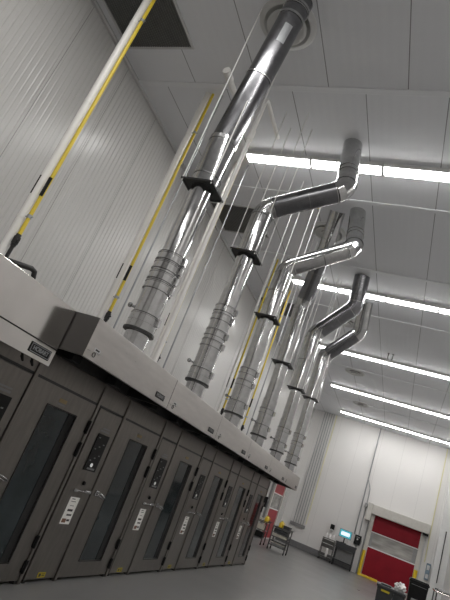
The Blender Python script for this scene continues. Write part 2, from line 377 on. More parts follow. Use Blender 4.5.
# ------------------------------------------------------------------ ovens
XO = -3.11          # plane of the oven doors
def make_oven():
    t = thing('rack_oven', '', 'oven')
    P, X = 1.69, 0.0    # local: y 0..P along the row, x 0 = door face, z up
    b = MB()            # hollow body
    b.box(-1.35, -.03, .004, .60, .10, 2.34)
    b.box(-1.35, -.03, 1.64, P - .004, .10, 2.34)
    b.box(-1.35, -.03, .60, 1.64, 1.80, 2.34)
    b.box(-1.35, -.03, .60, 1.64, .10, .14)
    b.box(-1.35, -1.30, .60, 1.64, .14, 1.80)
    b.build('body', M['oven'], t)
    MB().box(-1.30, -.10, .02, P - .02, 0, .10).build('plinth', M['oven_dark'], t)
    s = MB()
    for zz in (.35, .62, .89, 1.16, 1.43, 1.66): s.box(-.75, -.16, .66, 1.58, zz, zz + .018); 
    for yy in (.68, 1.55):
        for xx in (-.74, -.18): s.box(xx, xx + .03, yy, yy + .03, .15, 1.76)
    s.build('rack', M['shelf'], t)
    cp = MB().box(-.03, 0, .045, .545, .03, 1.775, .006).build('control_panel', M['oven'], t)
    MB().box(-.03, .012, .553, .598, .0, 2.0, .006).build('mullion', M['oven'], t)
    MB().box(-.03, .012, 1.644, P, .0, 2.0, .006).build('mullion', M['oven'], t)
    MB().box(-.03, -.004, .0, P, 1.80, 2.0).build('header_panel', M['oven'], t)
    MB().box(-.035, -.006, .03, P - .03, 1.775, 1.80).build('shadow_gap', M['rim_dark'], t)
    # control keypad
    k = MB().box(0, .010, .20, .44, 1.13, 1.53, .004).build('keypad', M['black'], t)
    d = MB()
    for r in range(9):
        for c in range(3):
            if (r * 5 + c * 3) % 4 != 0: continue
            d.box(.010, .012, .235 + c * .065, .265 + c * .065, 1.235 + r * .031, 1.247 + r * .031)
    d.build('keypad_markings', M['keypad_dot'], k)
    MB().lathe([(0, 0), (.022, 0), (.022, .006), (0, .006)], (.010, .31, 1.195), 16, 'x').build('indicator_lamp', M['lamp'], k)
    MB().box(.010, .012, .25, .40, 1.145, 1.165).build('keypad_label', M['keypad_dot'], k)
    q = MB(); q.box(0, .002, .21, .40, 1.552, 1.572); q.box(0, .002, .24, .40, 1.585, 1.60)
    q.build('rating_plate', M['keypad_dot'], cp)
    # white notice
    st = MB().box(0, .002, .21, .385, .57, .845).build('notice', M['white_sticker'], t)
    ink = MB()
    for z0, z1, y0, y1 in ((.822, .830, .25, .31), (.798, .804, .25, .34), (.755, .760, .26, .33), (.700, .722, .25, .345), (.655, .672, .27, .36), (.60, .62, .31, .36)):
        ink.box(.002, .003, y0, y1, z0, z1)
    MB().box(.002, .003, .225, .30, .585, .625).build('notice_picture', M['sticker_brown'], st)
    # (ink becomes a sub-part beside its notice)
    ink.build('notice_print', M['sticker_ink'], st)
    MB().box(0, .002, .235, .36, .045, .095).build('warning_sticker', M['yellow_sticker'], cp)
    q = MB(); q.box(.002, .003, .25, .285, .055, .085); q.box(.002, .003, .30, .345, .06, .068); q.box(.002, .003, .30, .345, .076, .083)
    q.build('warning_print', M['sticker_ink'], cp)
    MB().lathe([(0, 0), (.022, 0), (.018, .02), (0, .022)], (0, .33, 1.0), 14, 'x').build('knob', M['black'], cp)
    # door with window
    y0, y1, z0, z1 = .605, 1.636, .03, 1.775
    wy0, wy1, wz0, wz1 = .90, 1.385, .20, 1.59
    f = MB()
    f.box(-.03, 0, y0, wy0, z0, z1); f.box(-.03, 0, wy1, y1, z0, z1); f.box(-.03, 0, wy0, wy1, z0, wz0); f.box(-.03, 0, wy0, wy1, wz1, z1)
    door = f.build('door', M['oven'], t)
    MB().box(-.022, -.014, wy0, wy1, wz0, wz1).build('window', M['pane'], door)
    g = MB()
    for a in ((wy0 - .012, wy0, wz0 - .012, wz1 + .012), (wy1, wy1 + .012, wz0 - .012, wz1 + .012), (wy0, wy1, wz0 - .012, wz0), (wy0, wy1, wz1, wz1 + .012)):
        g.box(0, .004, a[0], a[1], a[2], a[3])
    g.build('window_gasket', M['oven_dark'], door)
    MB().box(-.014, -.010, wy1 - .11, wy1, wz0, wz1).build('window_edge', M['hole'], door)
    q = MB(); q.box(0, .003, 1.03, 1.15, 1.655, 1.69); q.build('door_plate', M['tan'], door)
    MB().box(0, .003, 1.03, 1.14, 1.63, 1.643).build('door_label', M['keypad_dot'], door)
    hd = MB()
    hd.tube([(.0, .64, .93), (.045, .65, .935), (.055, .70, .925), (.055, .78, .905), (.040, .81, .895), (.03, .78, .885), (.04, .72, .90), (.035, .68, .91), (0, .66, .915)], .010, 10)
    hd.box(-.002, .02, .625, .685, .895, .955, .006)
    hd.build('handle', M['chrome'], door)
    l = MB(); l.box(0, .018, .20, .27, .90, .93, .005); l.box(0, .02, .40, .53, .905, .935, .006); l.tube([(.018, .21, .92), (.018, .50, .92)], .007, 8)
    l.build('latch', M['chrome'], cp)
    for za, zb in ((1.47, 1.61), (1.23, 1.38), (.33, .45), (.10, .22)):
        hm = MB(); hm.tube([(.012, 1.642, za), (.012, 1.642, zb)], .016, 10); hm.box(0, .010, 1.615, 1.642, za + .01, zb - .01)
        hm.build('hinge', M['black'], t)
    for yy in (.06, .575, 1.62):
        fb = MB(); fb.tube([(-.06, yy, 0), (-.06, yy, .05)], .02, 8); fb.box(-.05, .0, yy - .02, yy + .02, .0, .03)
        fb.build('foot', M['oven_dark'], t)
    return t
OV = ['dark stainless rack oven under the polished hood, nearest the viewer', 'dark stainless rack oven, second along the row, right of the nearest oven door',
      'dark stainless rack oven, third along the row', 'dark stainless rack oven, fourth along the row', 'dark stainless rack oven, next to last along the row',
      'dark stainless rack oven at the far end of the row']
ov0 = None
for i in range(6):
    loc = (XO, 2.99 + 1.69 * i, 0)
    if ov0 is None: ov0 = make_oven(); ov0.location = loc; ov0['label'] = OV[i]; ov0['group'] = 'rack ovens in the row'
    else: dup(ov0, loc, OV[i])

# ------------------------------------------------------------------ hoods
RX = Matrix(((0, 0, 1, 0), (1, 0, 0, 0), (0, 1, 0, 0), (0, 0, 0, 1)))    # text plane -> facing +x, reading along +y
XH = -2.54
def make_hood(W=1.74):
    t = thing('canopy_hood', '', 'hood')
    zb, zt = 2.02, 2.36
    MB().prism([(-.03, zb), (0, zb), (0, zt), (-.57, zt), (-.57, zt - .03), (-.03, zt - .03)], .003, W - .003).build('front_panel', M['hood'], t, bevel=.004)
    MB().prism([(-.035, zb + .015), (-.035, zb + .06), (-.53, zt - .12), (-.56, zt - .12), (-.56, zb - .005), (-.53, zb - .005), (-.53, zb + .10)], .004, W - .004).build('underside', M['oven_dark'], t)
    for yy in (0.0, W - .02):
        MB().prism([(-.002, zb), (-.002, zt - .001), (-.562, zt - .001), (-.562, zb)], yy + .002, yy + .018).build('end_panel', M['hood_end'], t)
    for yy in (.45, 1.25):
        MB().box(-.50, -.38, yy - .07, yy + .07, zb - .005, zb + .07, .006).build('vent_slot', M['hole'], t)
    pl = MB().box(0, .006, 1.38, 1.60, 2.065, 2.125, .003).build('nameplate', M['black'], t)
    text('nameplate_lettering', 'HOBART', .048, M['keypad_dot'], pl, Matrix.Translation((.0075, 1.49, 2.095)) @ RX)
    s = MB(); s.box(0, .002, .11, .20, 2.105, 2.135); s.build('sticker', M['trim'], t)
    MB().box(.002, .003, .125, .185, 2.113, 2.127).build('sticker_print', M['sticker_ink'], t)
    MB().lathe([(.017, 0), (.022, 0), (.022, .004), (.017, .004), (.017, 0)], (0, .13, 2.075), 18, 'x').build('gauge_ring', M['oven_dark'], t)
    return t
HD = ['stainless canopy hood segment with a dark end face, first after the polished hood', 'stainless canopy hood segment under the second duct', 'stainless canopy hood segment under the third duct',
      'stainless canopy hood segment under the fourth duct', 'stainless canopy hood segment under the fifth duct', 'stainless canopy hood segment at the far end, under the last duct']
hd0 = None
for i in range(6):
    loc = (XH, 3.3 + 1.74 * i, 0)
    if hd0 is None: hd0 = make_hood(); hd0.location = loc; hd0['label'] = HD[i]; hd0['group'] = 'canopy hood segments'
    else: dup(hd0, loc, HD[i])
# near hood, set back, with two front plates
t = thing('canopy_hood', 'polished stainless hood at the left edge with a framed black nameplate', 'hood', (-2.79, 1.70, 0), 'near hood')
W = 1.594
MB().prism([(-.03, 2.0), (0, 2.0), (0, 2.36), (-.31, 2.36), (-.31, 2.33), (-.03, 2.33)], 0, W).build('upper_plate', M['hood_near'], t, bevel=.003)
MB().prism([(-.03, 1.85), (.0, 1.85), (0, 1.992), (-.03, 1.992)], 0, W).build('lower_plate', M['hood_near'], t, bevel=.003)
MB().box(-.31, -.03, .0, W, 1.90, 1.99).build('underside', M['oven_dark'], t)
MB().box(-.03, -.006, 0, W, 1.990, 2.002).build('shadow_gap', M['hole'], t)
pl = MB()
yc, zc0, hw, hh = 1.42, 1.925, .125, .040
pl.box(0, .008, yc - hw, yc + hw, zc0 - hh, zc0 + hh, .003)
p = pl.build('nameplate', M['black'], t)
q = MB()
for a in ((yc - hw + .008, yc + hw - .008, zc0 + hh - .012, zc0 + hh - .007), (yc - hw + .008, yc + hw - .008, zc0 - hh + .007, zc0 - hh + .012),
          (yc - hw + .008, yc - hw + .013, zc0 - hh + .007, zc0 + hh - .007), (yc + hw - .013, yc + hw - .008, zc0 - hh + .007, zc0 + hh - .007)):
    q.box(.008, .0095, *a)
q.build('nameplate_border', M['grey_pipe'], p)
text('nameplate_lettering', 'HOBART', .048, M['grey_pipe'], p, Matrix.Translation((.010, yc, zc0)) @ RX)
cl = MB()
for yy in (1.30, 1.42): cl.tube([(-.06, yy, 1.90), (-.03, yy, 1.84), (-.05, yy + .05, 1.81), (-.09, yy + .06, 1.84)], .010, 8)
cl.build('bracket', M['black'], t)
# filler cabinet beside the nearest oven, below the polished hood
t = thing('rack_oven', 'dark stainless oven side at the extreme left edge below the polished hood', 'oven', (XO, 1.70, 0), 'near oven')

MB().box(-1.35, -.01, .0, 1.285, .10, 2.34).build('body', M['oven'], t)
MB().box(-1.30, -.10, .02, 1.26, 0, .10).build('plinth', M['oven_dark'], t)
MB().box(-.01, .01, .60, 1.28, .03, 1.775, .006).build('door', M['oven'], t)

# ------------------------------------------------------------------ exhaust ducts
XD = -2.71
def arc(a, b, c, d=0.13, n=3):
    """points rounding the corner b of a-b-c as a gored elbow"""
    a, b, c = Vector(a), Vector(b), Vector(c)
    u = (a - b).normalized(); v = (c - b).normalized()
    p0, p1 = b + u * d, b + v * d
    return [p0 * (1 - s) ** 2 + b * 2 * s * (1 - s) + p1 * s ** 2 for s in [i / n for i in range(n + 1)]]
DY = [4.17 + 1.74 * k for k in range(6)]
PZ = [4.31, 4.47, 4.25, 4.02, 3.99, 4.25]
RINGS = [(2.69, 3.05, 3.16, 3.28, 3.39), (2.69, 3.09, 3.24, 3.47, 3.60), (2.72, 3.07, 3.27), (2.72, 3.03), (2.72, 3.04), (2.72, 3.06, 3.26)]
PATH = [
    [(XD, DY[0], 4.97), (-2.36, 3.92, 7.0)],
    [(XD, DY[1], 5.27), (-1.68, 6.02, 5.86), (-1.89, 6.37, 7.0)],
    [(XD, DY[2], 5.25), (-1.70, 7.80, 5.95), (-1.92, 8.22, 7.0)],
    [(XD, DY[3], 5.36), (-2.42, 8.70, 6.43), (-2.32, 8.30, 7.0)],
    [(XD, DY[4], 5.40), (-1.96, 11.05, 6.26), (-1.97, 10.86, 7.0)],
    [(XD, DY[5], 5.45), (-1.95, 12.70, 6.29), (-1.94, 12.25, 7.0)]]
DL = ['tall galvanised exhaust duct nearest the viewer, running straight up past a round diffuser', 'galvanised exhaust duct, second along the row, with one crossing pipe to the right',
      'galvanised exhaust duct, third along the row, its crossing pipe passing in front of the fourth', 'galvanised exhaust duct, fourth along the row, rising without a crossing pipe',
      'galvanised exhaust duct, fifth along the row, with a dark slanted crossing pipe', 'galvanised exhaust duct farthest along the row, with a ribbed slanted crossing pipe']
for k in range(6):
    y = DY[k]; pz = PZ[k]
    t = thing('exhaust_duct', DL[k], 'duct', (XD, y, 2.36), 'exhaust ducts over the hoods')
    O = Vector((XD, y, 2.36))
    def L(p): return Vector(p) - O
    rt = max(RINGS[k]) if len(RINGS[k]) > 2 else 3.27
    MB().tube([(0, 0, -.02), (0, 0, .20)], .125, 28).build('collar', M['galv'], t)
    MB().tube([L((XD, y, 2.55)), L((XD, y, 2.70))], .152, 32).build('drum', M['galv'], t)
    MB().tube([L((XD, y, 2.535)), L((XD, y, 2.56))], .165, 32).build('rim', M['rim_dark'], t)
    MB().tube([L((XD, y, 2.70)), L((XD, y, rt))], .140, 32).build('lower_pipe', M['galv'], t)
    for z in RINGS[k]:
        g = MB()
        g.tube([L((XD, y, z - .045)), L((XD, y, z + .03))], .147, 32)
        g.tube([L((XD, y, z - .052)), L((XD, y, z - .040))], .155, 32); g.tube([L((XD, y, z + .022)), L((XD, y, z + .032))], .153, 32)
        an = -0.6; g.box(.145, .185, -.02, .02, z - 2.36 - .045, z - 2.36 + .035)
        g.build('clamp_band', M['galv'] , t)
    for z in RINGS[k]:
        MB().tube([L((XD, y, z + .033)), L((XD, y, z + .041))], .1485, 32).build('clamp_gap', M['rim_dark'], t)
    g = MB(); g.tube([L((XD - .14, y, 2.79)), L((XD - .21, y - .02, 2.80))], .014, 10); g.blob(tuple(L((XD - .215, y - .02, 2.80))), .028, .028, .028, 0, 2)
    g.build('test_port', M['galv_rim'], t)
    MB().tube([L((XD, y, rt)), L((XD, y, pz + .1))], .130, 32).build('middle_pipe', M['galv'], t)
    path = PATH[k]; e1 = Vector(path[0]); e2 = Vector(path[1])
    base = Vector((XD, y, pz))
    rU = .155 if k < 4 else .185
    if k == 0:
        MB().tube([L(base + Vector((0, 0, .01))), L(e1)], .163, 32).build('sleeve', M['galv'], t)
        MB().tube([L((XD, y, 4.44)), L((XD, y, 4.455))], .168, 32).build('seam', M['galv_rim'], t)
        MB().tube([L((XD, y, 4.93)), L((XD, y, 4.985))], .169, 32).build('seam', M['galv'], t)
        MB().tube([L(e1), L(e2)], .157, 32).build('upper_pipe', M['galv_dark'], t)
        d = (e2 - e1).normalized()
        for s, h, m in ((.44, .015, 'chrome'), (.865, .03, 'galv'), (.93, .012, 'chrome'), (.945, .03, 'galv')):
            c = e1.lerp(e2, s); MB().ring(L(c), d, .157, h, .008).build('seam', M[m], t)
        # label on the upper pipe
        c = e1.lerp(e2, .72); u = d.cross(Vector((0, 1, 0))).normalized(); v = d.cross(u)
        lb = MB(); 
        side = Vector((.62, -.78, 0)); side = (side - d * side.dot(d)).normalized(); tan = d.cross(side)
        vs = []
        for i in range(5):
            an = (i - 2) * .16
            nrm = side * math.cos(an) + tan * math.sin(an)
            vs.append((lb.bm.verts.new(L(c + nrm * .1585 - d * .13)), lb.bm.verts.new(L(c + nrm * .1585 + d * .13))))
        for i in range(4): lb.bm.faces.new((vs[i][0], vs[i + 1][0], vs[i + 1][1], vs[i][1]))
        lb.build('duct_label', M['grey_pipe'], t)
    else:
        e3 = Vector(path[2])
        a1 = arc(base, e1, e2); a2 = arc(e1, e2, e3)
        dark = 'galv_dark' if k in (1, 4, 5) else 'galv'
        top = 'galv'
        MB().tube([L(base + Vector((0, 0, .01))), L(a1[0])], rU, 32).build('sleeve', M['galv'], t)
        MB().tube([L(p) for p in a1], rU + .002, 32, gore=True).build('elbow', M['galv'], t)
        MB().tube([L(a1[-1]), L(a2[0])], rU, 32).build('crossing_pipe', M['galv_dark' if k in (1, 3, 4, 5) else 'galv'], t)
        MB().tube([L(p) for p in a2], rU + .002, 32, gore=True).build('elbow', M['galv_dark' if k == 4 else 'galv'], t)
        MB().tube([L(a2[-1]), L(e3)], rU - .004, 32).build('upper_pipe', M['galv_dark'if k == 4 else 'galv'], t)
        d1 = (e2 - e1).normalized(); d2 = (e3 - e2).normalized()
        for p, d in ((a1[0], Vector((0, 0, 1))), (a1[-1], d1), (a2[0], d1), (a2[-1], d2)):
            MB().ring(L(p), d, rU + .002, .016, .007).build('seam', M['galv'], t)
        if k == 5:
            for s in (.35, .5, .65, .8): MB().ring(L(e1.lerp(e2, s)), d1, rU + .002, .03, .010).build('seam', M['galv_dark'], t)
        else: MB().ring(L(e1.lerp(e2, .55)), d1, rU, .014, .006).build('seam', M['galv_rim'], t)
        for s in (.32, .40): MB().ring(L(e2.lerp(e3, s)), d2, rU - .004, .016, .008).build('seam', M['galv_dark' if k == 4 else 'galv'], t)
        if k in (2, 4): MB().ring(L((XD, y, (pz + e1.z) / 2)), (0, 0, 1), rU, .014, .006).build('seam', M['galv_rim'], t)
    # ceiling collar where the duct leaves the room
    # support plate with its four hanging rods
    pm = MB(); bmp = pm.bm; h = .195; seg = 32; ins = []; out = []
    for j in range(seg):
        an = 2 * PI * j / seg; c, sn = math.cos(an), math.sin(an); q = h / max(abs(c), abs(sn))
        ins.append([bmp.verts.new((.133 * c, .133 * sn, z)) for z in (0, .006)]); out.append([bmp.verts.new((q * c, q * sn, z)) for z in (0, .006)])
    for j in range(seg):
        n2 = (j + 1) % seg
        bmp.faces.new((ins[j][0], ins[n2][0], out[n2][0], out[j][0])); bmp.faces.new((ins[j][1], out[j][1], out[n2][1], ins[n2][1]))
        bmp.faces.new((out[j][0], out[n2][0], out[n2][1], out[j][1])); bmp.faces.new((ins[j][0], ins[j][1], ins[n2][1], ins[n2][0]))
    for a in ((-h, h, -h, -h + .006), (-h, h, h - .006, h), (-h, -h + .006, -h, h), (h - .006, h, -h, h)): pm.box(a[0], a[1], a[2], a[3], -.012, .008)
    s = pm.build('support_plate', M['plate'], t); s.location = (0, 0, pz - 2.36)
    for sx in (-1, 1):
        for sy in (-1, 1):
            MB().tube([(sx * .18, sy * .18, -.03), (sx * .18, sy * .18, ZC - pz)], .007, 8).build('rod', M['rod'], s)

# ------------------------------------------------------------------ pipes behind the ducts
XP = -4.1
SY = [3.52, 5.45, 7.14, 8.95, 10.8, 12.57]
SN = ['nearest the viewer at the left', 'just left of the nearest duct', 'just right of the nearest duct', 'behind the second duct', 'right of the second duct', 'left of the third duct']
for k, y in enumerate(SY):
    t = thing('gas_pipe', 'yellow gas pipe with a black valve, ' + SN[k], 'pipe', (XP, y, 2.24), 'yellow gas pipes')
    MB().tube([(0, 0, .80), (0, 0, ZC - 2.24)], .022, 12).build('pipe', M['yellow'], t)
    v = MB(); v.tube([(0, 0, .66), (0, 0, .69)], .028, 12); v.tube([(0, 0, .69), (0, 0, .77)], .036, 12); v.tube([(0, 0, .77), (0, 0, .80)], .028, 12)
    v.tube([(0, 0, .73), (.06, -.02, .73)], .014, 8); v.tube([(0, 0, .73), (-.035, .04, .75)], .014, 8)
    v.build('valve', M['black_iron'], t)
    MB().tube([(0, 0, .10), (0, 0, .67)], .020, 10).build('drop_pipe', M['black_iron'], t)
    mk = MB()
    for i in range(5):
        an = -1.9 + i * .35; mk.box(.0228 * math.cos(an) - .004, .0228 * math.cos(an) + .004, .0228 * math.sin(an) - .004, .0228 * math.sin(an) + .004, 1.28, 1.52)
    mk.build('pipe_marker', M['black'], t)
    c = MB(); c.tube([(-.05, 0, 1.02), (.05, 0, 1.02)], .008, 8); c.tube([(0, 0, 1.0), (0, 0, 1.04)], .028, 12)
    c.tube([(-.05, 0, 3.95), (.05, 0, 3.95)], .008, 8); c.tube([(0, 0, 3.93), (0, 0, 3.97)], .028, 12)
    c.build('clamp', M['grey_pipe'], t)
WN = ['nearest the viewer at the left edge', 'left of the nearest duct', 'emerging right of the nearest duct', 'behind the second duct', 'right of the second duct', 'left of the third duct']
for k, y in enumerate(SY):
    r = .046 if k < 2 else .026
    t = thing('white_pipe', 'white vertical pipe beside a yellow one, ' + WN[k], 'pipe', (XP - .10, y, 2.24), 'white vertical pipes')
    MB().tube([(0, 0, .10), (0, 0, ZC - 2.24)], r, 16).build('pipe', M['white_pipe'], t)
    mk = MB()
    for i in range(3):
        an = -1.95 + i * .12; mk.box(r * math.cos(an) - .004, r * math.cos(an) + .004, r * math.sin(an) - .004, r * math.sin(an) + .004, 1.28, 1.52)
    mk.build('pipe_marker', M['black'], t)
    for z in (1.0, 2.6, 3.9): MB().tube([(0, 0, z - .012), (0, 0, z + .012)], r + .004, 16).build('clamp', M['white_pipe'], t)
    if k > 0:
        o = MB().tube([(XP + .16, y + .02, 2.34), (XP + .16, y + .02, ZC)], .014, 10).build('conduit', M['grey_pipe'])
        tag(o, 'thin grey vertical conduit beside a yellow gas pipe, ' + SN[k], 'conduit', 'thin grey conduits')
o = MB().tube([(-3.3, 2.82, 2.34), (-3.3, 2.83, 2.47), (-3.3, 2.88, 2.51), (-3.3, 3.12, 2.575), (-3.3, 3.17, 2.57), (-3.3, 3.19, 2.52), (-3.3, 3.19, 2.34)], .024, 12).build('pipe_elbow', M['black_iron'])
tag(o, 'black iron elbow pipe on top of the polished hood', 'pipe')
# swan necked white vents near the ceiling
t = thing('vent_pipe', 'white vent pipe with a bent top, rising right of the nearest duct', 'pipe', (-3.1, 5.36, 2.34), 'white bent vent pipes')
MB().tube([(0, 0, 0), (0, 0, 4.48), (0, .03, 4.53), (0, .10, 4.54), (0, .85, 4.54)], .034, 14).build('pipe', M['white_pipe'], t)
MB().tube([(0, 0, 3.72), (0, 0, 3.90)], .048, 14).build('coupling', M['white_pipe'], t)
t = thing('vent_pipe', 'short white vent pipe with a capped end, left of the nearest duct near the ceiling', 'pipe', (-3.3, 5.25, 7.0), 'white bent vent pipes')
MB().tube([(0, 0, 0), (0, 0, -.52), (0, -.03, -.58), (0, -.10, -.60), (0, -.80, -.60)], .044, 14).build('pipe', M['white_pipe'], t)
MB().tube([(0, -.66, -.60), (0, -.83, -.60)], .055, 14).build('coupling', M['white_pipe'], t)

# ------------------------------------------------------------------ red roll-up doors
def red_door(name, label, loc, rz, red, n):
    """local: x across, wall plane y = 0, -y into the room"""
    t = thing(name, label, 'door', loc, rz=rz, kind='structure')
    MB().box(-1.13, 1.05, -.10, -.05, 0, 1.32).build('curtain', red, t)
    MB().box(-1.13, 1.05, -.10, -.05, 2.04, 2.80).build('curtain', red, t)
    wv = MB().box(-1.13, 1.05, -.085, -.06, 1.36, 2.00).build('window', M['clear'], t)
    for a, b in ((1.31, 1.36), (2.0, 2.045)): MB().box(-1.13, 1.05, -.108, -.05, a, b).build('window_frame', M['fixture'], t)
    for a, b in ((-1.13, -1.0), (.86, 1.05)): MB().box(a, b, -.104, -.05, 1.36, 2.0).build('window_edge', M['track'], t)
    MB().box(-1.13, 1.05, -.12, -.04, .0, .06).build('bottom_bar', M['trim'], t)
    MB().box(-1.52, 1.34, -.42, 0, 2.80, 3.24, .02).build('housing', M['cream'], t)
    MB().box(-1.545, -1.30, -.44, 0, 2.45, 3.26, .02).build('motor_cover', M['cream'], t)
    MB().box(1.10, 1.34, -.40, -.01, 2.70, 2.81).build('roller', M['black'], t)
    a = MB(); a.box(-1.30, -1.12, -.16, 0, 0, 2.80, .01); a.build('side_track', M['cream'], t)
    a = MB(); a.box(1.04, 1.22, -.16, 0, 0, 2.80, .01); a.build('side_track', M['cream'], t)
    MB().box(-1.38, -1.31, -.10, 0, 0, 2.5, .01).build('side_post', M['track'], t)
    MB().box(1.22, 1.29, -.10, 0, 0, 2.72, .01).build('side_post', M['trim'], t)
    return t
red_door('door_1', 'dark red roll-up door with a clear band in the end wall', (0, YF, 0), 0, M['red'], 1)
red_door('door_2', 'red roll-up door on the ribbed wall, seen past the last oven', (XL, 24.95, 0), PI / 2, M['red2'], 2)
# yellow guards
t = thing('door_guard', 'yellow steel post with a floor rail, left of the red end door', 'guard', (-1.22, 27.50, 0), 'yellow door guards')
MB().tube([(0, 0, 0), (0, 0, 1.12)], .075, 18).build('post', M['safety'], t)
MB().box(-.06, .86, -.06, .06, 0, .10, .02).build('floor_rail', M['safety'], t)
t = thing('door_guard', 'yellow steel post right of the red end door', 'guard', (1.13, 27.55, 0), 'yellow door guards')
MB().tube([(0, 0, 0), (0, 0, 1.14)], .085, 18).build('post', M['safety'], t)
MB().box(-.12, .12, -.12, .12, 0, .02).build('base_plate', M['safety'], t)

# ------------------------------------------------------------------ end wall services
for i in range(5):
    x = -4.86 + i * .125
    o = MB().tube([(x, YF - .04, 1.12), (x, YF - .04, ZC)], .017, 10).build('conduit', M['grey_pipe'])
    tag(o, 'grey conduit on the end wall, %s from the left of the bundle of five' % ORD[i], 'conduit', 'bundle of wall conduits')
o = MB().box(-5.0, -4.22, YF - .12, YF, .96, 1.12, .01).build('conduit_trough', M['track']); tag(o, 'dark grey trough where the five wall conduits end', 'trough')
o = MB().tube([(-4.22, YF - .05, 1.2), (-4.22, YF - .05, ZC)], .020, 10).build('pale_pipe', M['pale_yellow']); tag(o, 'pale yellow vertical pipe on the end wall right of the five conduits', 'pipe')
o = MB().tube([(1.42, YF - .05, 1.6), (1.42, YF - .05, ZC)], .022, 10).build('pale_pipe', M['pale_yellow']); tag(o, 'pale yellow vertical pipe right of the red end door', 'pipe')
o = MB().tube([(-1.86, YF - .05, 1.62), (-1.86, YF - .05, ZC)], .030, 10).build('conduit', M['grey_pipe']); tag(o, 'grey conduit running up the end wall left of the red door', 'conduit')
c = MB().tube([(-1.64, YF - .05, .35), (-1.64, YF - .05, 3.6), (-1.66, YF - .05, 3.9), (-1.84, YF - .05, 4.3)], .020, 10).build('conduit', M['grey_pipe']); tag(c, 'grey conduit branching down beside the red end door housing', 'conduit')
o = MB().box(-1.72, -1.58, YF - .10, YF, 3.0, 3.2, .01).build('junction_box', M['track']); tag(o, 'small grey junction box by the corner of the red door housing', 'box')
t = thing('door_control_box', 'black control box on the end wall left of the red door', 'control box', (-1.62, YF - .09, 1.42))
MB().box(-.17, .13, -.09, .06, -.22, .22, .02).build('case', M['black'], t)
MB().lathe([(0, 0), (.04, 0), (.035, -.02), (0, -.022)], (-.03, -.09, .03), 14, 'y').build('button', M['fixture'], t)
MB().box(-.10, .06, -.093, -.088, .10, .15).build('display', M['keypad_dot'], t)
t = thing('wall_dispenser', 'black dispenser on the end wall above the white bottles', 'dispenser', (-2.93, YF - .07, 1.56))
MB().box(-.10, .10, -.08, .07, -.12, .12, .03).build('case', M['black'], t); MB().box(-.05, .05, -.10, .0, -.19, -.11, .01).build('nozzle', M['fixture'], t)
t = thing('wall_panel', 'narrow blue-grey box on the end wall beside the right yellow post', 'box', (1.62, YF - .06, 1.25))
MB().box(-.09, .09, -.06, .06, -.36, .36, .015).build('case', M['bluegrey'], t); MB().box(-.06, .06, -.065, -.058, .08, .28).build('cover', M['trim'], t); MB().box(-.06, .06, -.065, -.058, -.28, -.1).build('label_plate', M['trim'], t)
o = MB().tube([(2.05, YF - .37, .95), (2.05, YF - .37, 3.2)], .018, 8).build('cord', M['black']); tag(o, 'dark cord hanging down the white corner column', 'cord')

# ------------------------------------------------------------------ workstation and bottle rack by the end wall
t = thing('computer_stand', 'dark grey computer stand between the bottle rack and the red door', 'stand', (-2.03, 27.15, 0))
f = MB()
for x in (-.44, .40):
    for y in (-.22, .24): MB().box(x, x + .05, y, y + .05, .06, 1.02).build('leg', M['cart_dark'], t)
MB().box(-.48, .48, -.27, .32, 1.0, 1.06, .01).build('worktop', M['cart_dark'], t)
MB().box(-.46, .46, -.27, -.22, .80, 1.0, .008).build('drawer', M['cart_dark'], t)
MB().box(-.46, .46, -.25, .30, .25, .29, .008).build('shelf', M['cart_dark'], t)
MB().box(-.44, .45, .25, .28, .29, .80).build('back_panel', M['track'], t)
f = MB()
for x in (-.42, .42):
    for y in (-.2, .26): f.lathe([(0, -.02), (.035, -.02), (.04, 0), (.035, .02), (0, .02)], (x, y, .04), 14, 'x')
f.build('caster', M['black'], t)
t = thing('monitor', 'small monitor with a glowing teal screen on the computer stand', 'monitor', (-2.20, 27.2, 1.06))
MB().box(-.30, .30, -.02, .03, .22, .60, .012).build('case', M['track'], t)
sc = MB().box(-.27, .27, -.024, -.018, .25, .57).build('screen', M['screen'], t)
MB().box(-.20, .20, -.026, -.022, .33, .49).build('screen_page', M['screen_white'], sc)
MB().box(-.03, .03, .0, .05, .02, .3).build('stem', M['black'], t); MB().box(-.13, .13, -.08, .12, 0, .02, .005).build('base', M['black'], t)
o = MB().lathe([(0, 0), (.075, 0), (.085, .15), (.09, .17), (.08, .17), (.07, .02), (0, .02)], seg=20).build('paper_roll_cup', M['bag']); o.location = (-1.95, 26.98, 1.06)
o.name = 'cup'; tag(o, 'white cup on the computer stand below the monitor', 'cup')
t = thing('bottle_rack', 'narrow steel rack with drawers holding white bottles by the end wall', 'rack', (-2.86, 27.3, 0))
f = MB()
for x in (-.30, .27):
    for y in (-.2, .2): MB().box(x, x + .03, y, y + .03, .08, 1.0).build('leg', M['steel'], t)
for z, h in ((.97, .03), (.16, .03)): MB().box(-.30, .30, -.2, .23, z, z + h, .005).build('shelf', M['steel'], t)
for z in (.58, .77): MB().box(-.27, .27, -.21, .18, z, z + .16, .01).build('drawer', M['steel'], t)
f = MB()
for x in (-.28, .28):
    for y in (-.18, .21): f.lathe([(0, -.015), (.035, -.015), (.04, 0), (.035, .015), (0, .015)], (x, y, .04), 14, 'x'); f.box(x - .01, x + .01, y - .01, y + .01, .04, .10)
f.build('caster', M['black'], t)
o = MB().blob((-2.82, 27.12, .40), .06, .05, .24, .15, 3, 4).build('cloth', M['bag']); tag(o, 'white cloth hanging in the bottle rack below the drawers', 'cloth')
bt = None
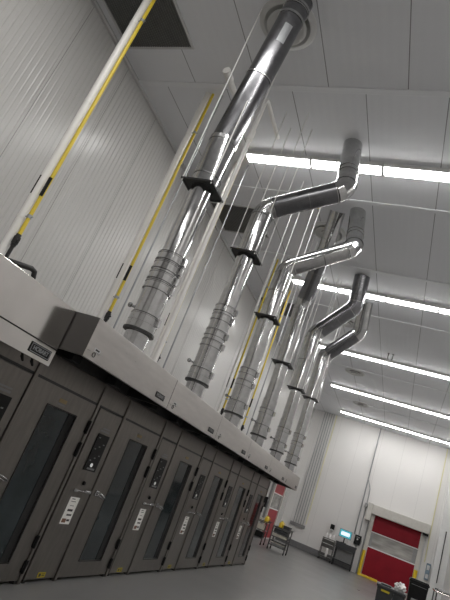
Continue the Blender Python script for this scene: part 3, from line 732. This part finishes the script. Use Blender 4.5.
for i, (x, y) in enumerate([(-3.03, 27.25), (-2.87, 27.2), (-2.70, 27.25)]):
    lab = ['white bottle at the left end of the bottle rack top', 'white bottle in the middle of the bottle rack top', 'white bottle at the right end of the bottle rack top'][i]
    if bt is None:
        bt = thing('bottle', lab, 'bottle', (x, y, 1.0), 'white bottles on the rack')
        MB().lathe([(0, 0), (.055, 0), (.06, .02), (.06, .16), (.03, .21), (.022, .22), (0, .22)], seg=18).build('body', M['bag'], bt)
        MB().lathe([(0, .22), (.026, .22), (.026, .26), (0, .26)], seg=14).build('cap', M['fixture'], bt)
    else: dup(bt, (x, y, 1.0), lab)

# ------------------------------------------------------------------ steel carts past the last oven
def cart(label, loc, w, d, h, levels, dark, group):
    t = thing('utility_cart', label, 'cart', loc, group)
    f = MB()
    for x in (-w / 2, w / 2):
        for y in (-d / 2, d / 2): f.tube([(x, y, .10), (x, y, h)], .022, 10)
    for y in (-d / 2, d / 2): f.tube([(-w / 2, y, h - .02), (w / 2, y, h - .02)], .014, 8)
    f.tube([(w / 2, -d / 2, h - .02), (w / 2 + .1, -d / 2, h + .04), (w / 2 + .1, d / 2, h + .04), (w / 2, d / 2, h - .02)], .014, 8)
    f.build('frame', M['steel'], t)
    for z in levels: MB().box(-w / 2, w / 2, -d / 2, d / 2, z, z + .03, .006).build('shelf', M['steel'], t)
    for x in (-w / 2, w / 2):
        for y in (-d / 2, d / 2):
            g = MB(); g.lathe([(0, -.018), (.045, -.018), (.055, 0), (.045, .018), (0, .018)], (x, y, .055), 16, 'x'); g.box(x - .014, x + .014, y - .014, y + .014, .06, .13)
            g.build('caster', M['black'], t)
    return t
cart('steel cart with trays and a yellow jug, past the last oven', (-3.83, 20.35, 0), .62, .55, .86, (.18, .33, .48, .63, .80), False, 'steel carts')
cart('steel cart behind the last oven, carrying cream boxes', (-4.75, 20.6, 0), .55, .55, .86, (.22, .50, .78), False, 'steel carts')
def jug(label, loc):
    t = thing('jug', label, 'jug', loc, 'yellow jugs on the carts')
    MB().lathe([(0, 0), (.085, 0), (.09, .02), (.09, .15), (.05, .21), (.035, .22), (0, .22)], seg=18).build('body', M['safety'], t)
    MB().lathe([(0, .22), (.04, .22), (.04, .255), (0, .255)], seg=14).build('cap', M['yellow'], t)
    MB().tube([(.03, 0, .22), (.10, 0, .20), (.12, 0, .14), (.09, 0, .08)], .012, 8).build('handle', M['safety'], t)
jug('yellow jug on the steel cart nearest the end wall', (-3.92, 20.3, .83))
jug('yellow jug on the cart behind the last oven', (-4.55, 20.5, .81))
def boxy(name, label, cat, loc, s, m, group=None, lid=None):
    t = thing(name, label, cat, loc, group)
    MB().box(-s[0] / 2, s[0] / 2, -s[1] / 2, s[1] / 2, 0, s[2], .01).build('body', m, t)
    MB().box(-s[0] / 2 - .008, s[0] / 2 + .008, -s[1] / 2 - .008, s[1] / 2 + .008, s[2], s[2] + .02, .004).build('lid', lid or m, t)
boxy('container', 'cream container on top of the cart behind the last oven', 'container', (-4.83, 20.55, .81), (.26, .30, .10), M['tray'], 'cream containers')
boxy('container', 'cream container on the middle shelf of the cart behind the last oven', 'container', (-4.75, 20.5, .53), (.40, .34, .16), M['tray'], 'cream containers')
boxy('container', 'cream container on the middle shelf of the cart with the jug', 'container', (-3.83, 20.3, .51), (.50, .40, .07), M['tray'], 'cream containers')
boxy('container', 'cream container on the lowest shelf of the cart with the jug', 'container', (-3.83, 20.3, .21), (.50, .40, .07), M['track'], 'cream containers', M['tray'])
boxy('container', 'dark box on top of the cart with the yellow jug', 'box', (-3.68, 20.35, .83), (.24, .38, .12), M['cart_dark'], None)

boxy('container', 'dark tray box high inside the cart with the jug', 'box', (-3.83, 20.3, .66), (.52, .44, .10), M['cart_dark'])
t = thing('wall_switch', 'black control box on the ribbed wall beside the far red door', 'control box', (XL + .06, 23.25, 1.5))
MB().box(-.06, .05, -.12, .12, -.22, .22, .02).build('case', M['black'], t); MB().box(.05, .055, -.06, .06, .05, .14).build('display', M['keypad_dot'], t)
o = MB().box(XL, XL + .10, 26.50, 26.66, 2.12, 2.30, .02).build('alarm_box', M['track']); tag(o, 'upper small dark box on the ribbed wall near the far corner', 'box')
o = MB().box(XL, XL + .10, 26.40, 26.56, 1.82, 1.98, .02).build('alarm_box', M['track']); tag(o, 'lower small dark box on the ribbed wall near the far corner', 'box')

boxy('container', 'black box on the lowest shelf of the cart behind the last oven', 'box', (-4.72, 20.55, .25), (.42, .40, .18), M['black'])

# ------------------------------------------------------------------ bins and table at the lower right
def bin_(name, label, loc, w, d, h, m, rz=0.0, lid=True):
    t = thing(name, label, 'bin', loc, 'waste bins', rz)
    b = MB(); bm = b.bm
    lo = [(-w * .42, -d * .42), (w * .42, -d * .42), (w * .42, d * .42), (-w * .42, d * .42)]; hi = [(-w / 2, -d / 2), (w / 2, -d / 2), (w / 2, d / 2), (-w / 2, d / 2)]
    a = [bm.verts.new((x, y, .0)) for x, y in lo]; c = [bm.verts.new((x, y, h - .05)) for x, y in hi]
    bm.faces.new(a[::-1]); bm.faces.new(c)
    for i in range(4): bm.faces.new((a[i], a[(i + 1) % 4], c[(i + 1) % 4], c[i]))
    b.build('body', m, t, bevel=.02)
    MB().box(-w / 2 - .02, w / 2 + .02, -d / 2 - .02, d / 2 + .02, h - .06, h, .015).build('rim', m, t)
    return t
t = bin_('waste_bin', 'dark grey waste bin with a yellow label at the lower edge', (.03, 14.2, 0), .37, .45, .74, M['bin_grey'])
MB().box(-.09, .10, -.246, -.243, .61, .655).build('yellow_label', M['yellow_sticker'], t)
MB().box(-.12, .12, -.15, .15, .74, .775, .012).build('lid', M['bin_grey'], t)
t = bin_('waste_bin', 'tall black waste bin right of the white bag', (.86, 17.3, 0), .50, .5, 1.02, M['black'])
MB().box(-.25, .25, -.25, .25, 1.02, 1.05, .01).build('lid', M['black'], t)
MB().box(-.20, .20, -.275, -.250, .90, .912).build('ridge', M['keypad_dot'], t)
MB().box(-.14, .14, -.262, -.225, .30, .56, .01).build('front_plate', M['track'], t)
t = bin_('waste_bin', 'low dark bin under the white bag', (.36, 15.1, 0), .28, .4, .68, M['cart_dark'])
o = MB().blob((0, 0, .08), .125, .15, .11, .22, 4, 11).build('plastic_bag', M['bag']); o.location = (.36, 15.1, .70); tag(o, 'crumpled white plastic bag between the grey bin and the black bin', 'bag')
t = thing('work_table', 'steel work table at the lower right corner of the view', 'table', (1.78, 18.7, 0))
MB().box(-.42, .50, -.6, .6, .90, .945, .01).build('tabletop', M['hood_near'], t)
for x in (-.37, .45):
    for y in (-.55, .55): MB().tube([(x, y, 0), (x, y, .9)], .022, 10).build('leg', M['steel'], t)
MB().box(-.38, .46, -.55, .55, .28, .31, .006).build('shelf', M['steel'], t)
t = thing('steel_roll', 'steel roller lying on the work table', 'roller', (1.60, 18.4, .985))
MB().tube([(-.16, 0, 0), (.2, .05, 0)], .04, 16).build('barrel', M['chrome'], t); MB().tube([(-.24, -.011, 0), (-.15, 0, 0)], .016, 10).build('grip', M['black'], t)

# ------------------------------------------------------------------ camera, world
yaw, pit, rol, F, H = -4.38274502e-01, 3.32213497e-01, 3.76059645e-01, 500.959, 1.5
f = Vector((math.sin(yaw) * math.cos(pit), math.cos(yaw) * math.cos(pit), math.sin(pit)))
r = Vector((math.cos(yaw), -math.sin(yaw), 0)); u = r.cross(f)
c, s = math.cos(rol), math.sin(rol)
R, U = c * r + s * u, -s * r + c * u
cam = bpy.data.cameras.new('camera'); co = bpy.data.objects.new('camera', cam); C.objects.link(co)
co.matrix_world = Matrix(((R.x, U.x, -f.x, 0), (R.y, U.y, -f.y, 0), (R.z, U.z, -f.z, H), (0, 0, 0, 1)))
cam.sensor_fit = 'VERTICAL'; cam.sensor_height = 24; cam.lens = 24 * F / 600
cam.clip_start = 0.05; cam.clip_end = 100
bpy.context.scene.camera = co
wd = bpy.data.worlds.new('world'); bpy.context.scene.world = wd; wd.use_nodes = True
wd.node_tree.nodes['Background'].inputs['Color'].default_value = (.5, .5, .5, 1); wd.node_tree.nodes['Background'].inputs['Strength'].default_value = 0.05
vs = bpy.context.scene.view_settings; vs.view_transform = 'Standard'; vs.look = 'None'; vs.exposure = 0.0
bpy.context.scene.cycles.use_denoising = True
